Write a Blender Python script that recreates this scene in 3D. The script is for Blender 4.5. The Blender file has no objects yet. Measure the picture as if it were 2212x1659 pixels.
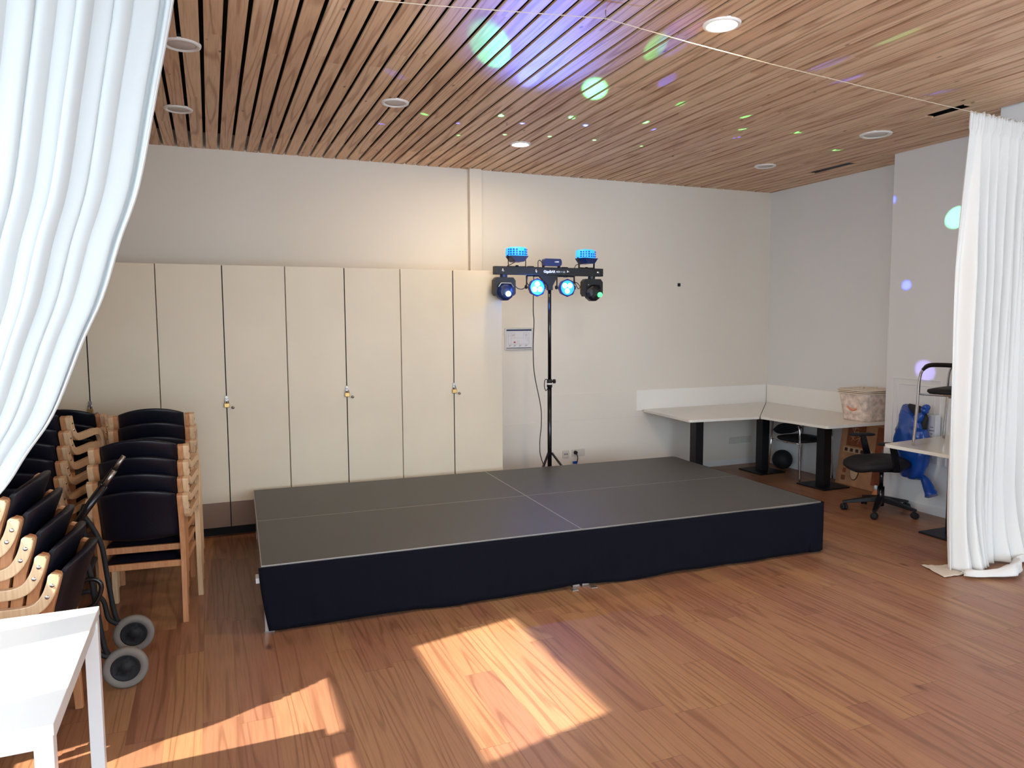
import bpy, bmesh, math, random
from mathutils import Vector, Matrix, Quaternion, noise
R = math.radians
PI = math.pi
COL = bpy.context.scene.collection
random.seed(7)

# ------------------------------------------------------------------ helpers
def lin(h, k=1.0):
    h = h.lstrip('#'); c = [int(h[i:i+2], 16)/255 for i in (0, 2, 4)]
    return tuple([((x/12.92) if x <= .04045 else ((x+.055)/1.055)**2.4)*k for x in c] + [1])

class B:
    """collects shapes into one bmesh"""
    def __init__(s): s.bm = bmesh.new(); s.smooth = False
    def _xf(s, vs, M):
        if M is not None: bmesh.ops.transform(s.bm, matrix=M, verts=vs)
    def box(s, a, b, bev=0, M=None, seg=2):
        t = bmesh.new()
        r = bmesh.ops.create_cube(t, size=1)
        for v in t.verts:
            v.co = Vector([(a[i]+b[i])/2 + v.co[i]*(b[i]-a[i]) for i in range(3)])
        if bev: bmesh.ops.bevel(t, geom=list(t.edges), offset=bev, segments=seg, affect='EDGES', profile=.5)
        s._merge(t, M); return s
    def _merge(s, t, M=None):
        if M is not None: bmesh.ops.transform(t, matrix=M, verts=t.verts)
        me = bpy.data.meshes.new('tmp'); t.to_mesh(me); t.free()
        s.bm.from_mesh(me); bpy.data.meshes.remove(me)
    def rings(s, rings, cap=True, closed=False):
        bm = s.bm; vr = [[bm.verts.new(p) for p in r] for r in rings]
        n = len(vr[0]); m = len(vr)
        for i in range(m if closed else m-1):
            a = vr[i]; b = vr[(i+1) % m]
            for j in range(n):
                f = bm.faces.new((a[j], a[(j+1) % n], b[(j+1) % n], b[j])); f.smooth = True
        if cap and not closed:
            bm.faces.new(list(reversed(vr[0]))); bm.faces.new(vr[-1])
        return s
    def tube(s, pts, r, seg=10, closed=False):
        pts = [Vector(p) for p in pts]; n = len(pts)
        rr = r if isinstance(r, (list, tuple)) else [r]*n
        T = []
        for i in range(n):
            if closed: t = pts[(i+1) % n]-pts[i-1]
            else: t = pts[min(i+1, n-1)]-pts[max(i-1, 0)]
            T.append(t.normalized())
        up = Vector((0, 0, 1)) if abs(T[0].z) < .9 else Vector((1, 0, 0))
        N = (up - T[0]*up.dot(T[0])).normalized(); rings = []
        for i in range(n):
            if i: N = (N - T[i]*N.dot(T[i])).normalized()
            Bn = T[i].cross(N)
            rings.append([pts[i]+(N*math.cos(2*PI*k/seg)+Bn*math.sin(2*PI*k/seg))*rr[i] for k in range(seg)])
        return s.rings(rings, closed=closed)
    def cyl(s, p0, p1, r0, r1=None, seg=20):
        return s.tube([p0, p1], [r0, r0 if r1 is None else r1], seg)
    def lathe(s, prof, M=None, seg=32):
        """prof: (r, z) list"""
        bm = s.bm; vr = []
        for r, z in prof:
            if r < 1e-6: vr.append([bm.verts.new((0, 0, z))])
            else: vr.append([bm.verts.new((r*math.cos(2*PI*k/seg), r*math.sin(2*PI*k/seg), z)) for k in range(seg)])
        for a, b in zip(vr, vr[1:]):
            for j in range(seg):
                k = (j+1) % seg
                if len(a) == 1 and len(b) == 1: continue
                if len(a) == 1: f = bm.faces.new((a[0], b[k], b[j]))
                elif len(b) == 1: f = bm.faces.new((a[j], a[k], b[0]))
                else: f = bm.faces.new((a[j], a[k], b[k], b[j]))
                f.smooth = True
        if M is not None: s._xf([v for r in vr for v in r], M)
        return s
    def strip(s, path, side, w, th):
        """sweep of a rectangle: width w along constant vector side, thickness th across the path"""
        path = [Vector(p) for p in path]; side = Vector(side).normalized(); n = len(path); rings = []
        ths = th if isinstance(th, (list, tuple)) else [th]*n
        ws = w if isinstance(w, (list, tuple)) else [w]*n
        for i in range(n):
            t = (path[min(i+1, n-1)]-path[max(i-1, 0)]).normalized(); nn = t.cross(side).normalized()
            a = side*ws[i]/2; b = nn*ths[i]/2; e = .18
            rings.append([path[i]+p for p in (a*(1-e*.6)+b, a+b*(1-e), a-b*(1-e), a*(1-e*.6)-b, -a*(1-e*.6)-b, -a-b*(1-e), -a+b*(1-e), -a*(1-e*.6)+b)])
        st = len(s.bm.faces); s.rings(rings); s.bm.faces.ensure_lookup_table()
        for f in s.bm.faces[st:]: f.smooth = False
        return s
    def prism(s, pts, M, d):
        """pts: 2D outline (x,y) extruded along local z from 0 to d"""
        bm = s.bm
        a = [bm.verts.new((x, y, 0)) for x, y in pts]; b = [bm.verts.new((x, y, d)) for x, y in pts]
        n = len(pts); bm.faces.new(list(reversed(a))); bm.faces.new(b)
        for i in range(n): bm.faces.new((a[i], a[(i+1) % n], b[(i+1) % n], b[i]))
        s._xf(a+b, M); return s
    def grid(s, f, nu, nv, smooth=True):
        bm = s.bm; g = [[bm.verts.new(f(i/nu, j/nv)) for j in range(nv+1)] for i in range(nu+1)]
        for i in range(nu):
            for j in range(nv):
                q = bm.faces.new((g[i][j], g[i+1][j], g[i+1][j+1], g[i][j+1])); q.smooth = smooth
        return s
    def text(s, body, size, M, th=.0015, align='CENTER', bold=0):
        cu = bpy.data.curves.new('t', 'FONT'); cu.body = body; cu.size = size; cu.extrude = th; cu.align_x = align; cu.align_y = 'CENTER'; cu.offset = bold
        cu.resolution_u = 2
        o = bpy.data.objects.new('t', cu); COL.objects.link(o)
        dg = bpy.context.evaluated_depsgraph_get(); me = bpy.data.meshes.new_from_object(o.evaluated_get(dg))
        me.transform(M); s.bm.from_mesh(me); bpy.data.objects.remove(o); bpy.data.curves.remove(cu); bpy.data.meshes.remove(me)
        return s
    def obj(s, name, mat, parent=None, kind=None, label=None, solid=0, sub=0, recalc=True):
        if recalc: bmesh.ops.recalc_face_normals(s.bm, faces=list(s.bm.faces))
        me = bpy.data.meshes.new(name); s.bm.to_mesh(me); s.bm.free()
        me.materials.append(mat); o = bpy.data.objects.new(name, me); COL.objects.link(o)
        if parent is not None: o.parent = parent
        if kind: o['kind'] = kind
        if label: o['label'] = label
        if solid:
            m = o.modifiers.new('s', 'SOLIDIFY'); m.thickness = solid; m.offset = 0
        if sub:
            m = o.modifiers.new('d', 'SUBSURF'); m.levels = sub; m.render_levels = sub
        return o

def thing(name, label, cat, loc=(0, 0, 0), rz=0, group=None):
    o = bpy.data.objects.new(name, None); COL.objects.link(o); o.empty_display_size = .05
    o.location = loc; o.rotation_euler = (0, 0, rz); tag(o, label, cat, group); return o
def tag(o, label, cat, group=None):
    o['label'] = label; o['category'] = cat
    if group: o['group'] = group
    return o
def kids(o): return list(o.children)
def dup(root, loc, rz, label, group=None):
    def cp(o, par):
        c = o.copy(); COL.objects.link(c); c.parent = par
        for k in src[o.name]: cp(k, c)
        return c
    src = {}
    def scan(o):
        src[o.name] = kids(o)
        for k in src[o.name]: scan(k)
    scan(root)
    r = cp(root, None); r.location = loc; r.rotation_euler = (0, 0, rz); r['label'] = label
    if group: r['group'] = group
    return r
def T(x, y, z): return Matrix.Translation((x, y, z))
def RX(a): return Matrix.Rotation(R(a), 4, 'X')
def RY(a): return Matrix.Rotation(R(a), 4, 'Y')
def RZ(a): return Matrix.Rotation(R(a), 4, 'Z')

def spline(pts, n=6):
    """Catmull-Rom"""
    P = [Vector(p) for p in pts]; out = []
    for i in range(len(P)-1):
        p0 = P[max(i-1, 0)]; p1 = P[i]; p2 = P[i+1]; p3 = P[min(i+2, len(P)-1)]
        for k in range(n):
            t = k/n
            out.append(.5*((2*p1)+(p2-p0)*t+(2*p0-5*p1+4*p2-p3)*t*t+(3*p1-p0-3*p2+p3)*t**3))
    out.append(P[-1]); return out

# ------------------------------------------------------------------ materials
class NT:
    def __init__(s, name):
        s.m = bpy.data.materials.new(name); s.m.use_nodes = True; s.t = s.m.node_tree
        s.b = s.t.nodes['Principled BSDF']
    def n(s, t, **kw):
        x = s.t.nodes.new(t)
        for k, v in kw.items():
            if k.startswith('i_'): x.inputs[k[2:].replace('_', ' ')].default_value = v
            else: setattr(x, k, v)
        return x
    def l(s, a, b): s.t.links.new(a, b)
    def math(s, op, a, b=None, c=None):
        x = s.n('ShaderNodeMath', operation=op)
        for i, v in enumerate((a, b, c)):
            if v is None: continue
            if hasattr(v, 'node'): s.l(v, x.inputs[i])
            else: x.inputs[i].default_value = v
        return x.outputs[0]
    def mix(s, f, a, b, mode='MIX'):
        x = s.n('ShaderNodeMix', data_type='RGBA', blend_type=mode)
        for i, v in ((0, f), (6, a), (7, b)):
            if hasattr(v, 'node'): s.l(v, x.inputs[i])
            else: x.inputs[i].default_value = v
        return x.outputs[2]
    def ramp(s, f, stops):
        x = s.n('ShaderNodeValToRGB'); e = x.color_ramp.elements
        while len(e) < len(stops): e.new(.5)
        for k, (p, c) in zip(e, stops): k.position = p; k.color = c
        s.l(f, x.inputs[0]); return x.outputs[0]

def flat(name, col, rough=.5, metal=0, spec=.5, bump=0, bscale=200, var=0, vscale=3, coat=0):
    N = NT(name); c = lin(col) if isinstance(col, str) else col
    N.b.inputs['Base Color'].default_value = c; N.b.inputs['Roughness'].default_value = rough
    N.b.inputs['Metallic'].default_value = metal; N.b.inputs['Specular IOR Level'].default_value = spec
    N.b.inputs['Coat Weight'].default_value = coat
    tc = N.n('ShaderNodeTexCoord')
    if bump:
        nz = N.n('ShaderNodeTexNoise', i_Scale=bscale, i_Detail=3.0); N.l(tc.outputs['Object'], nz.inputs['Vector'])
        bp = N.n('ShaderNodeBump', i_Strength=bump, i_Distance=.002); N.l(nz.outputs[0], bp.inputs['Height']); N.l(bp.outputs[0], N.b.inputs['Normal'])
    if var:
        nz = N.n('ShaderNodeTexNoise', i_Scale=vscale, i_Detail=4.0); N.l(tc.outputs['Object'], nz.inputs['Vector'])
        a = N.ramp(nz.outputs[0], [(.3, tuple([x*(1-var) for x in c[:3]]+[1])), (.7, tuple([min(1, x*(1+var)) for x in c[:3]]+[1]))])
        N.l(a, N.b.inputs['Base Color'])
    return N.m

def emis(name, col, st):
    N = NT(name); N.b.inputs['Base Color'].default_value = lin(col); N.b.inputs['Emission Color'].default_value = lin(col)
    N.b.inputs['Emission Strength'].default_value = st; return N.m

def plankwood(name, W, L, cols, dark, off=0., knots=.0, ringk=9., rough=.45, seam=0., roww=True, contrast=.5):
    """boards running along object Y, width W (x), length L"""
    N = NT(name); tc = N.n('ShaderNodeTexCoord'); sp = N.n('ShaderNodeSeparateXYZ'); N.l(tc.outputs['Object'], sp.inputs[0])
    x = N.math('DIVIDE', N.math('SUBTRACT', sp.outputs[0], off), W); row = N.math('FLOOR', x); fx = N.math('FRACT', x)
    wn = N.n('ShaderNodeTexWhiteNoise', noise_dimensions='1D'); N.l(row, wn.inputs['W'])
    y = N.math('ADD', N.math('DIVIDE', sp.outputs[1], L), N.math('MULTIPLY', wn.outputs[0], 7.3)); cell = N.math('FLOOR', y); fy = N.math('FRACT', y)
    cb = N.n('ShaderNodeCombineXYZ'); N.l(row, cb.inputs[0]); N.l(cell, cb.inputs[1])
    wc = N.n('ShaderNodeTexWhiteNoise', noise_dimensions='3D'); N.l(cb.outputs[0], wc.inputs['Vector'])
    # grain field
    g = N.n('ShaderNodeCombineXYZ')
    N.l(N.math('ADD', sp.outputs[0], N.math('MULTIPLY', wc.outputs['Value'], 37.)), g.inputs[0])
    N.l(N.math('ADD', N.math('MULTIPLY', sp.outputs[1], .045), N.math('MULTIPLY', row, 3.7)), g.inputs[1])
    N.l(N.math('MULTIPLY', cell, 1.93), g.inputs[2])
    n1 = N.n('ShaderNodeTexNoise', i_Scale=9., i_Detail=1.0, i_Roughness=.45); N.l(g.outputs[0], n1.inputs['Vector'])
    ring = N.math('SINE', N.math('MULTIPLY', n1.outputs[0], ringk*2*PI))
    g2 = N.n('ShaderNodeCombineXYZ'); N.l(N.math('MULTIPLY', sp.outputs[0], 1.), g2.inputs[0]); N.l(N.math('MULTIPLY', sp.outputs[1], .04), g2.inputs[1]); N.l(row, g2.inputs[2])
    n2 = N.n('ShaderNodeTexNoise', i_Scale=90., i_Detail=3.); N.l(g2.outputs[0], n2.inputs['Vector'])
    n3 = N.n('ShaderNodeTexNoise', i_Scale=2.2, i_Detail=2.); N.l(g.outputs[0], n3.inputs['Vector'])
    base = N.ramp(N.math('ADD', N.math('MULTIPLY', wc.outputs['Value'], .75), N.math('MULTIPLY', n3.outputs[0], .3)), [(i/(len(cols)-1)*.9+.03, lin(c)) for i, c in enumerate(cols)])
    r2 = N.ramp(ring, [(0, (0, 0, 0, 1)), (.55, (.12, .12, .12, 1)), (1, (1, 1, 1, 1))])
    rb = N.math('MULTIPLY', r2, contrast)
    c1 = N.mix(rb, base, N.mix(1.0, base, lin(dark), 'MULTIPLY'))
    c2 = N.mix(N.math('MULTIPLY', N.ramp(n2.outputs[0], [(.45, (0, 0, 0, 1)), (.75, (1, 1, 1, 1))]), contrast*.7), c1, N.mix(1.0, c1, lin(dark), 'MULTIPLY'))
    if knots:
        vg = N.n('ShaderNodeCombineXYZ'); N.l(sp.outputs[0], vg.inputs[0]); N.l(N.math('MULTIPLY', sp.outputs[1], .45), vg.inputs[1])
        v = N.n('ShaderNodeTexVoronoi', i_Scale=knots); N.l(vg.outputs[0], v.inputs['Vector'])
        k = N.ramp(v.outputs['Distance'], [(.03, (1, 1, 1, 1)), (.085, (0, 0, 0, 1))])
        c2 = N.mix(N.math('MULTIPLY', k, .8), c2, lin('#4A2210'))
    if seam:
        ex = N.math('MINIMUM', fx, N.math('SUBTRACT', 1., fx)); ey = N.math('MINIMUM', fy, N.math('SUBTRACT', 1., fy))
        sx = N.math('LESS_THAN', N.math('MULTIPLY', ex, W), seam); sy = N.math('LESS_THAN', N.math('MULTIPLY', ey, L), seam)
        c2 = N.mix(N.math('MULTIPLY', N.math('MAXIMUM', N.math('MULTIPLY', sx, .35), sy), .55), c2, lin('#3A1C10'))
    N.l(c2, N.b.inputs['Base Color']); N.b.inputs['Roughness'].default_value = rough
    rr = N.math('ADD', N.math('MULTIPLY', n2.outputs[0], .15), rough-.07); N.l(rr, N.b.inputs['Roughness'])
    bp = N.n('ShaderNodeBump', i_Strength=.15, i_Distance=.001); N.l(rb, bp.inputs['Height']); N.l(bp.outputs[0], N.b.inputs['Normal'])
    return N.m

def beech(name, a, b):
    N = NT(name); tc = N.n('ShaderNodeTexCoord'); mp = N.n('ShaderNodeMapping'); mp.inputs['Scale'].default_value = (40, 40, 3)
    N.l(tc.outputs['Object'], mp.inputs[0]); nz = N.n('ShaderNodeTexNoise', i_Scale=2., i_Detail=3.); N.l(mp.outputs[0], nz.inputs['Vector'])
    N.l(N.ramp(nz.outputs[0], [(.3, lin(a)), (.7, lin(b))]), N.b.inputs['Base Color']); N.b.inputs['Roughness'].default_value = .45
    return N.m

M = {}
M['wall'] = flat('wall_paint', '#DED7CB', .75, bump=.15, bscale=60, var=.015, vscale=.8)
M['wallside'] = flat('wall_paint_side', '#DBDBDA', .7, bump=.12, bscale=60, var=.012, vscale=.8)
M['trimw'] = flat('white_trim', '#DDDDDD', .45)
M['ceil'] = plankwood('ceiling_boards', .1123, 3.6, ['#C8A07E', '#D6B08E', '#DFBD9A', '#CDA886'], '#A87A56', off=-.318, knots=7.5, ringk=7., rough=.5, contrast=.5)
M['void'] = flat('ceiling_void', '#0B0A0C', .9)
M['floor'] = plankwood('floor_boards', .15, 1.2, ['#8B614C', '#986B51', '#A17754', '#93654E', '#A8805C'], '#8A5A42', off=.059, knots=3.2, ringk=8., rough=.4, seam=.0012, contrast=.36)
M['deck'] = flat('stage_deck', '#3E3D3D', .42, bump=.5, bscale=420, var=.06, vscale=2.)
M['alu'] = flat('aluminium', '#B9B2AC', .35, metal=.9)
M['skirt'] = flat('black_cloth', (.0028, .003, .0075, 1), .9, spec=.15, bump=.3, bscale=300)
M['locker'] = flat('cream_lacquer', '#DCCEB6', .5, var=.04, vscale=1.6)
M['lockband'] = flat('brown_kick_band', '#8D7462', .6, var=.05)
M['dark'] = flat('dark_gap', '#120E10', .8)
M['black'] = flat('black_powder_coat', '#0D0E14', .45)
M['blackm'] = flat('black_matt', '#0B0C12', .7, bump=.2)
M['blackgl'] = flat('black_gloss', '#0C0D12', .22)
M['chrome'] = flat('chrome', '#C9C9CC', .12, metal=1)
M['steel'] = flat('brushed_steel', '#9A958F', .35, metal=1)
M['brass'] = flat('brass', '#B89660', .35, metal=.9)
M['navy'] = flat('navy_vinyl', (.0028, .003, .008, 1), .4, spec=.35, bump=.35, bscale=90)
M['beech'] = beech('beech_wood', '#AD744C', '#C48C60')
M['ply'] = beech('plywood', '#C9A27C', '#DDBD97')
M['whitelam'] = flat('white_laminate', '#DEDFDF', .28)
M['desktop'] = flat('cream_laminate', '#DCD8CF', .22)
M['deskedge'] = flat('desk_edge', '#ECEAE4', .35)
M['tyre'] = flat('grey_rubber', '#77716B', .8, bump=.2)
M['lampw'] = flat('lamp_white', '#E4E1DC', .4)
M['grille'] = flat('lamp_grille', '#CFCAC6', .7, bump=.6, bscale=350)
M['socket'] = flat('socket_plastic', '#C9C2B8', .4)
M['blueb'] = flat('blue_plastic', '#0B469F', .3, bump=1., bscale=30, coat=.2)
M['paper'] = flat('paper', '#D3D3D8', .5)
M['ink'] = flat('ink_grey', '#77757E', .7)
M['inkd'] = flat('ink_dark_blue', '#27345C', .6)
M['red'] = flat('ink_red', '#B14A50', .6)
M['card'] = flat('tan_card', '#B98660', .6, var=.18, vscale=9)
M['cardd'] = flat('rust_card', '#8B4A2B', .6, var=.2, vscale=25)
M['cardl'] = flat('pale_card', '#D2B08A', .6, var=.1, vscale=20)
M['brown'] = flat('dark_brown_paint', '#4A2D24', .6)
M['tub'] = flat('cloudy_tub_plastic', '#D5C2B4', .35, bump=1., bscale=22, var=.3, vscale=22)
M['tubrim'] = flat('cream_rim', '#E2D2BC', .4)
M['wire'] = flat('curtain_wire', '#C9B9A2', .5)
M['led'] = emis('led_blue_white', '#BFE6FF', 14)
M['ledblue'] = emis('led_blue_lens', '#2A90FF', 1.6)
M['ledgreen'] = emis('led_green', '#55F58A', 1.6)
M['lamp_on'] = emis('lit_diffuser', '#FFE9C8', 26)
M['white'] = flat('white_ink', '#EDEDED', .5)
M['bluelit'] = flat('blue_lit_housing', '#0E2458', .4)  # blue spill of the LEDs painted into the housing colour

def cloth(name, col, trans):
    N = NT(name); N.b.inputs['Base Color'].default_value = lin(col); N.b.inputs['Roughness'].default_value = .9; N.b.inputs['Specular IOR Level'].default_value = .1
    tr = N.n('ShaderNodeBsdfTranslucent'); tr.inputs[0].default_value = lin(col); mx = N.n('ShaderNodeMixShader'); mx.inputs[0].default_value = trans
    N.l(N.b.outputs[0], mx.inputs[1]); N.l(tr.outputs[0], mx.inputs[2]); N.l(mx.outputs[0], N.t.nodes['Material Output'].inputs[0])
    tc = N.n('ShaderNodeTexCoord'); nz = N.n('ShaderNodeTexNoise', i_Scale=6., i_Detail=4.); N.l(tc.outputs['Object'], nz.inputs['Vector'])
    bp = N.n('ShaderNodeBump', i_Strength=.25, i_Distance=.02); N.l(nz.outputs[0], bp.inputs['Height']); N.l(bp.outputs[0], N.b.inputs['Normal'])
    return N.m
M['curtain'] = cloth('white_voile', '#D2DADD', .18)
M['curtain2'] = cloth('white_cotton', '#F0EFEC', .25)
def glassmat():
    N = NT('window_glass'); t = N.n('ShaderNodeBsdfTransparent'); g = N.n('ShaderNodeBsdfGlossy'); g.inputs['Roughness'].default_value = .02
    mx = N.n('ShaderNodeMixShader'); mx.inputs[0].default_value = .06; N.l(t.outputs[0], mx.inputs[1]); N.l(g.outputs[0], mx.inputs[2])
    N.l(mx.outputs[0], N.t.nodes['Material Output'].inputs[0]); return N.m
M['glass'] = glassmat()

# ------------------------------------------------------------------ camera
H = 1.7533; yaw, pitch, roll = .3911, .085, -.0053
F = Vector((math.sin(yaw)*math.cos(pitch), math.cos(yaw)*math.cos(pitch), -math.sin(pitch)))
Rt = Vector((math.cos(yaw), -math.sin(yaw), 0)); Up = Rt.cross(F)
R2 = Rt*math.cos(roll)+Up*math.sin(roll); U2 = -Rt*math.sin(roll)+Up*math.cos(roll)
cam = bpy.data.cameras.new('camera'); co = bpy.data.objects.new('camera', cam); COL.objects.link(co)
mt = Matrix((R2, U2, -F)).transposed().to_4x4(); mt.translation = (0, 0, H); co.matrix_world = mt
cam.sensor_width = 36; cam.lens = 1578.84/2212*36; cam.clip_start = .05
bpy.context.scene.camera = co

# ------------------------------------------------------------------ room
XL, XR, YB, YF, C = -1.7, 6.3475, 7.129, -3.0, 3.2885
XS, YS = 5.965, 5.075     # the wall section that stands forward
TH = .2
def wall_holes(name, mat, axis, pos, th, u0, u1, z0, z1, holes):
    us = sorted(set([u0, u1]+[h[0] for h in holes]+[h[1] for h in holes])); zs = sorted(set([z0, z1]+[h[2] for h in holes]+[h[3] for h in holes]))
    b = B()
    for a, c in zip(us, us[1:]):
        for d, e in zip(zs, zs[1:]):
            um, zm = (a+c)/2, (d+e)/2
            if any(h[0] < um < h[1] and h[2] < zm < h[3] for h in holes): continue
            if axis == 'x': b.box((min(pos, pos+th), a, d), (max(pos, pos+th), c, e))
            else: b.box((a, min(pos, pos+th), d), (c, max(pos, pos+th), e))
    bmesh.ops.remove_doubles(b.bm, verts=list(b.bm.verts), dist=1e-5)
    return b.obj(name, mat, kind='structure')
B().box((XL-.05, YF-TH, -.1), (XR+TH, YB+TH, 0)).obj('floor', M['floor'], kind='structure')
B().box((XL-TH, YB, 0), (XR+TH, YB+TH, C+.3)).obj('wall_back', M['wall'], kind='structure')
B().box((XR, YS, 0), (XR+TH, YB, C+.3)).obj('wall_right', M['wallside'], kind='structure')
B().box((XS, YF-TH, 0), (XR+TH, YS, C+.3)).obj('wall_right_projecting', M['wallside'], kind='structure')
wins = [(1.97, 3.13, 2.46, 3.10), (1.97, 2.40, .85, 2.06), (2.55, 3.13, .85, 2.06),
        (-.1, 1.15, 2.46, 3.10), (-.1, 1.15, .85, 2.06), (-2.4, -.5, .85, 3.10)]
wall_holes('wall_left', M['wall'], 'x', XL, -.05, YF-TH, YB+TH, 0, C+.3, wins)
fw = [(-1.2, 1.9, .5, 3.05), (2.3, 5.5, .5, 3.05)]
wall_holes('wall_front', M['wall'], 'y', YF, -TH, XL, XS, 0, C+.3, fw)
wn = 0
def window(axis, pos, h):
    global wn
    wn += 1; u0, u1, z0, z1 = h; b = B(); w = .012
    def bx(a, c, d, e, p0, p1):
        return ((p0, a, d), (p1, c, e)) if axis == 'x' else ((a, p0, d), (c, p1, e))
    p0, p1 = pos-.045, pos-.02
    for a, c, d, e in ((u0, u0+w, z0, z1), (u1-w, u1, z0, z1), (u0+w, u1-w, z0, z0+w), (u0+w, u1-w, z1-w, z1)):
        b.box(*bx(a, c, d, e, p0, p1))
    o = b.obj('window_%d' % wn, M['trimw'], kind='structure')
    B().box(*bx(u0+w, u1-w, z0+w, z1-w, pos-.034, pos-.030)).obj('glass_pane', M['glass'], o)
for h in wins: window('x', XL, h)
for h in fw: window('y', YF, h)
# boarded ceiling: boards in Y with open gaps, black void above
b = B(); pitch_, gap = .1123, .0225; off = -.318
slots = [(5.87, 5.95, 5.50, 6.05), (5.08, 5.13, 3.76, 4.07)]
k = math.floor((XL-off)/pitch_)
while off+k*pitch_ < XR:
    a = off+k*pitch_+gap/2; c = off+(k+1)*pitch_-gap/2; segs = [(YF, YB)]; k += 1
    a = max(a, XL+.001); c = min(c, XR-.001)
    if c-a < .01: continue
    rnd = random.uniform(-.0015, .0015)
    y1lim = YB if c > XS else YB
    segs = [(YF, YB)]
    if c > 5.44: segs = [(3.74, YB)]
    if a > XS: segs = [(YS, YB)]
    for (sx0, sx1, sy0, sy1) in slots:
        if sx0 < (a+c)/2 < sx1: segs = [(segs[0][0], sy0), (sy1, segs[0][1])]
    for s0, s1 in segs: b.box((a, s0, C+rnd), (c, s1, C+.013+rnd))
b.obj('ceiling', M['ceil'], kind='structure')
B().box((XL-.05, YF-TH, C+.14), (XR+TH, YB+TH, C+.3)).obj('ceiling_void', M['void'], kind='structure')
b = B()
for y in (-2, -.8, .4, 1.6, 2.8, 4.0, 5.2, 6.4): b.box((XL, y, C+.045), (XS, y+.045, C+.09))
b.obj('ceiling_battens', M['void'], kind='structure')
B().box((5.435, YF, 3.14), (XS, 3.73, C+.05)).obj('ceiling_bulkhead', M['wallside'], kind='structure')
# pipe casing on the back wall and panelled lower wall
B().box((2.468, YB-.06, 2.1), (2.597, YB, C), .004).obj('trim_1', M['wall'], kind='structure')
b = B()
b.box((3.315, YB-.006, .672), (6.341, YB, .962), .001); b.obj('trim_2', M['wall'], kind='structure')
B().box((2.7, YB-.006, .09), (6.341, YB, .665), .001).obj('trim_3', M['wall'], kind='structure')
B().box((4.47, YB-.013, .735), (6.33, YB-.0065, .968), .001).obj('trim_4', M['deskedge'], kind='structure')
B().box((XR-.012, 5.25, .735), (XR, 7.11, .968), .001).obj('trim_5', M['deskedge'], kind='structure')
B().box((2.55, YB-.014, 0), (XR, YB-.006, .07), .001).obj('baseboard_back', M['trimw'], kind='structure')
B().box((XR-.012, YS, 0), (XR, YB-.014, .07), .001).obj('baseboard_right', M['trimw'], kind='structure')
B().box((XS-.012, 0, 0), (XS, YS, .075), .002).obj('baseboard_right_projecting', M['trimw'], kind='structure')
def moulding(n, y0, y1, z0, z1):
    b = B(); w = .03
    for q0, q1, r0, r1 in ((y0, y1, z1-.012, z1), (y0, y1, z0, z0+.012), (y0, y0+.012, z0+.012, z1-.012), (y1-.012, y1, z0+.012, z1-.012)):
        b.box((XS-.009, q0, r0), (XS, q1, r1), .002)
    q0, q1, r0, r1 = y0+.055, y1-.055, z0+.055, z1-.055
    for a0, a1, c0, c1 in ((q0, q1, r1-.008, r1), (q0, q1, r0, r0+.008), (q0, q0+.008, r0+.008, r1-.008), (q1-.008, q1, r0+.008, r1-.008)):
        b.box((XS-.007, a0, c0), (XS, a1, c1), .002)
    b.obj('trim_%d' % n, M['trimw'], kind='structure')
moulding(6, 4.50, 5.0, .45, 1.215); moulding(7, 3.9, 4.44, .45, 1.215)

# ------------------------------------------------------------------ ceiling fittings
def ceiling_light(x, y, r, lit, label, name='ceiling_light', cat='ceiling light'):
    t = thing(name, label, cat, (x, y, C), 0, 'round fittings in the boarded ceiling')
    B().lathe([(r*.74, .004), (r*.76, -.008), (r*.86, -.012), (r*.97, -.009), (r, 0), (r, .004)], seg=48).obj('rim', M['lampw'], t)
    if lit: B().lathe([(0, -.002), (r*.72, -.004), (r*.75, .002)], seg=40).obj('diffuser', M['lamp_on'], t)
    else: B().lathe([(0, -.003), (r*.70, -.005), (r*.75, .003)], seg=40).obj('face_plate', M['grille'], t)
    B().cyl((0, 0, .002), (0, 0, .075), r*.66, seg=24).obj('housing', M['black'], t)
ceiling_light(-.085, 4.555, .103, 0, 'white round ceiling fitting with grey mesh face, half behind the left curtain')
ceiling_light(-.148, 5.90, .098, 0, 'white round ceiling fitting above the left chair stacks, nearer the back wall')
ceiling_light(1.262, 5.182, .098, 0, 'unlit white round ceiling disc above the cream lockers')
ceiling_light(2.552, 5.968, .09, 1, 'small lit round downlight above the party light bar')
ceiling_light(2.52, 3.225, .098, 1, 'large lit round downlight nearest the camera beside the curtain wire')
ceiling_light(5.176, 4.596, .125, 0, 'wide pale ceiling disc near the right curtain')
ceiling_light(5.183, 5.918, .105, 0, 'white ceiling fitting near the far right corner of the room')

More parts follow.
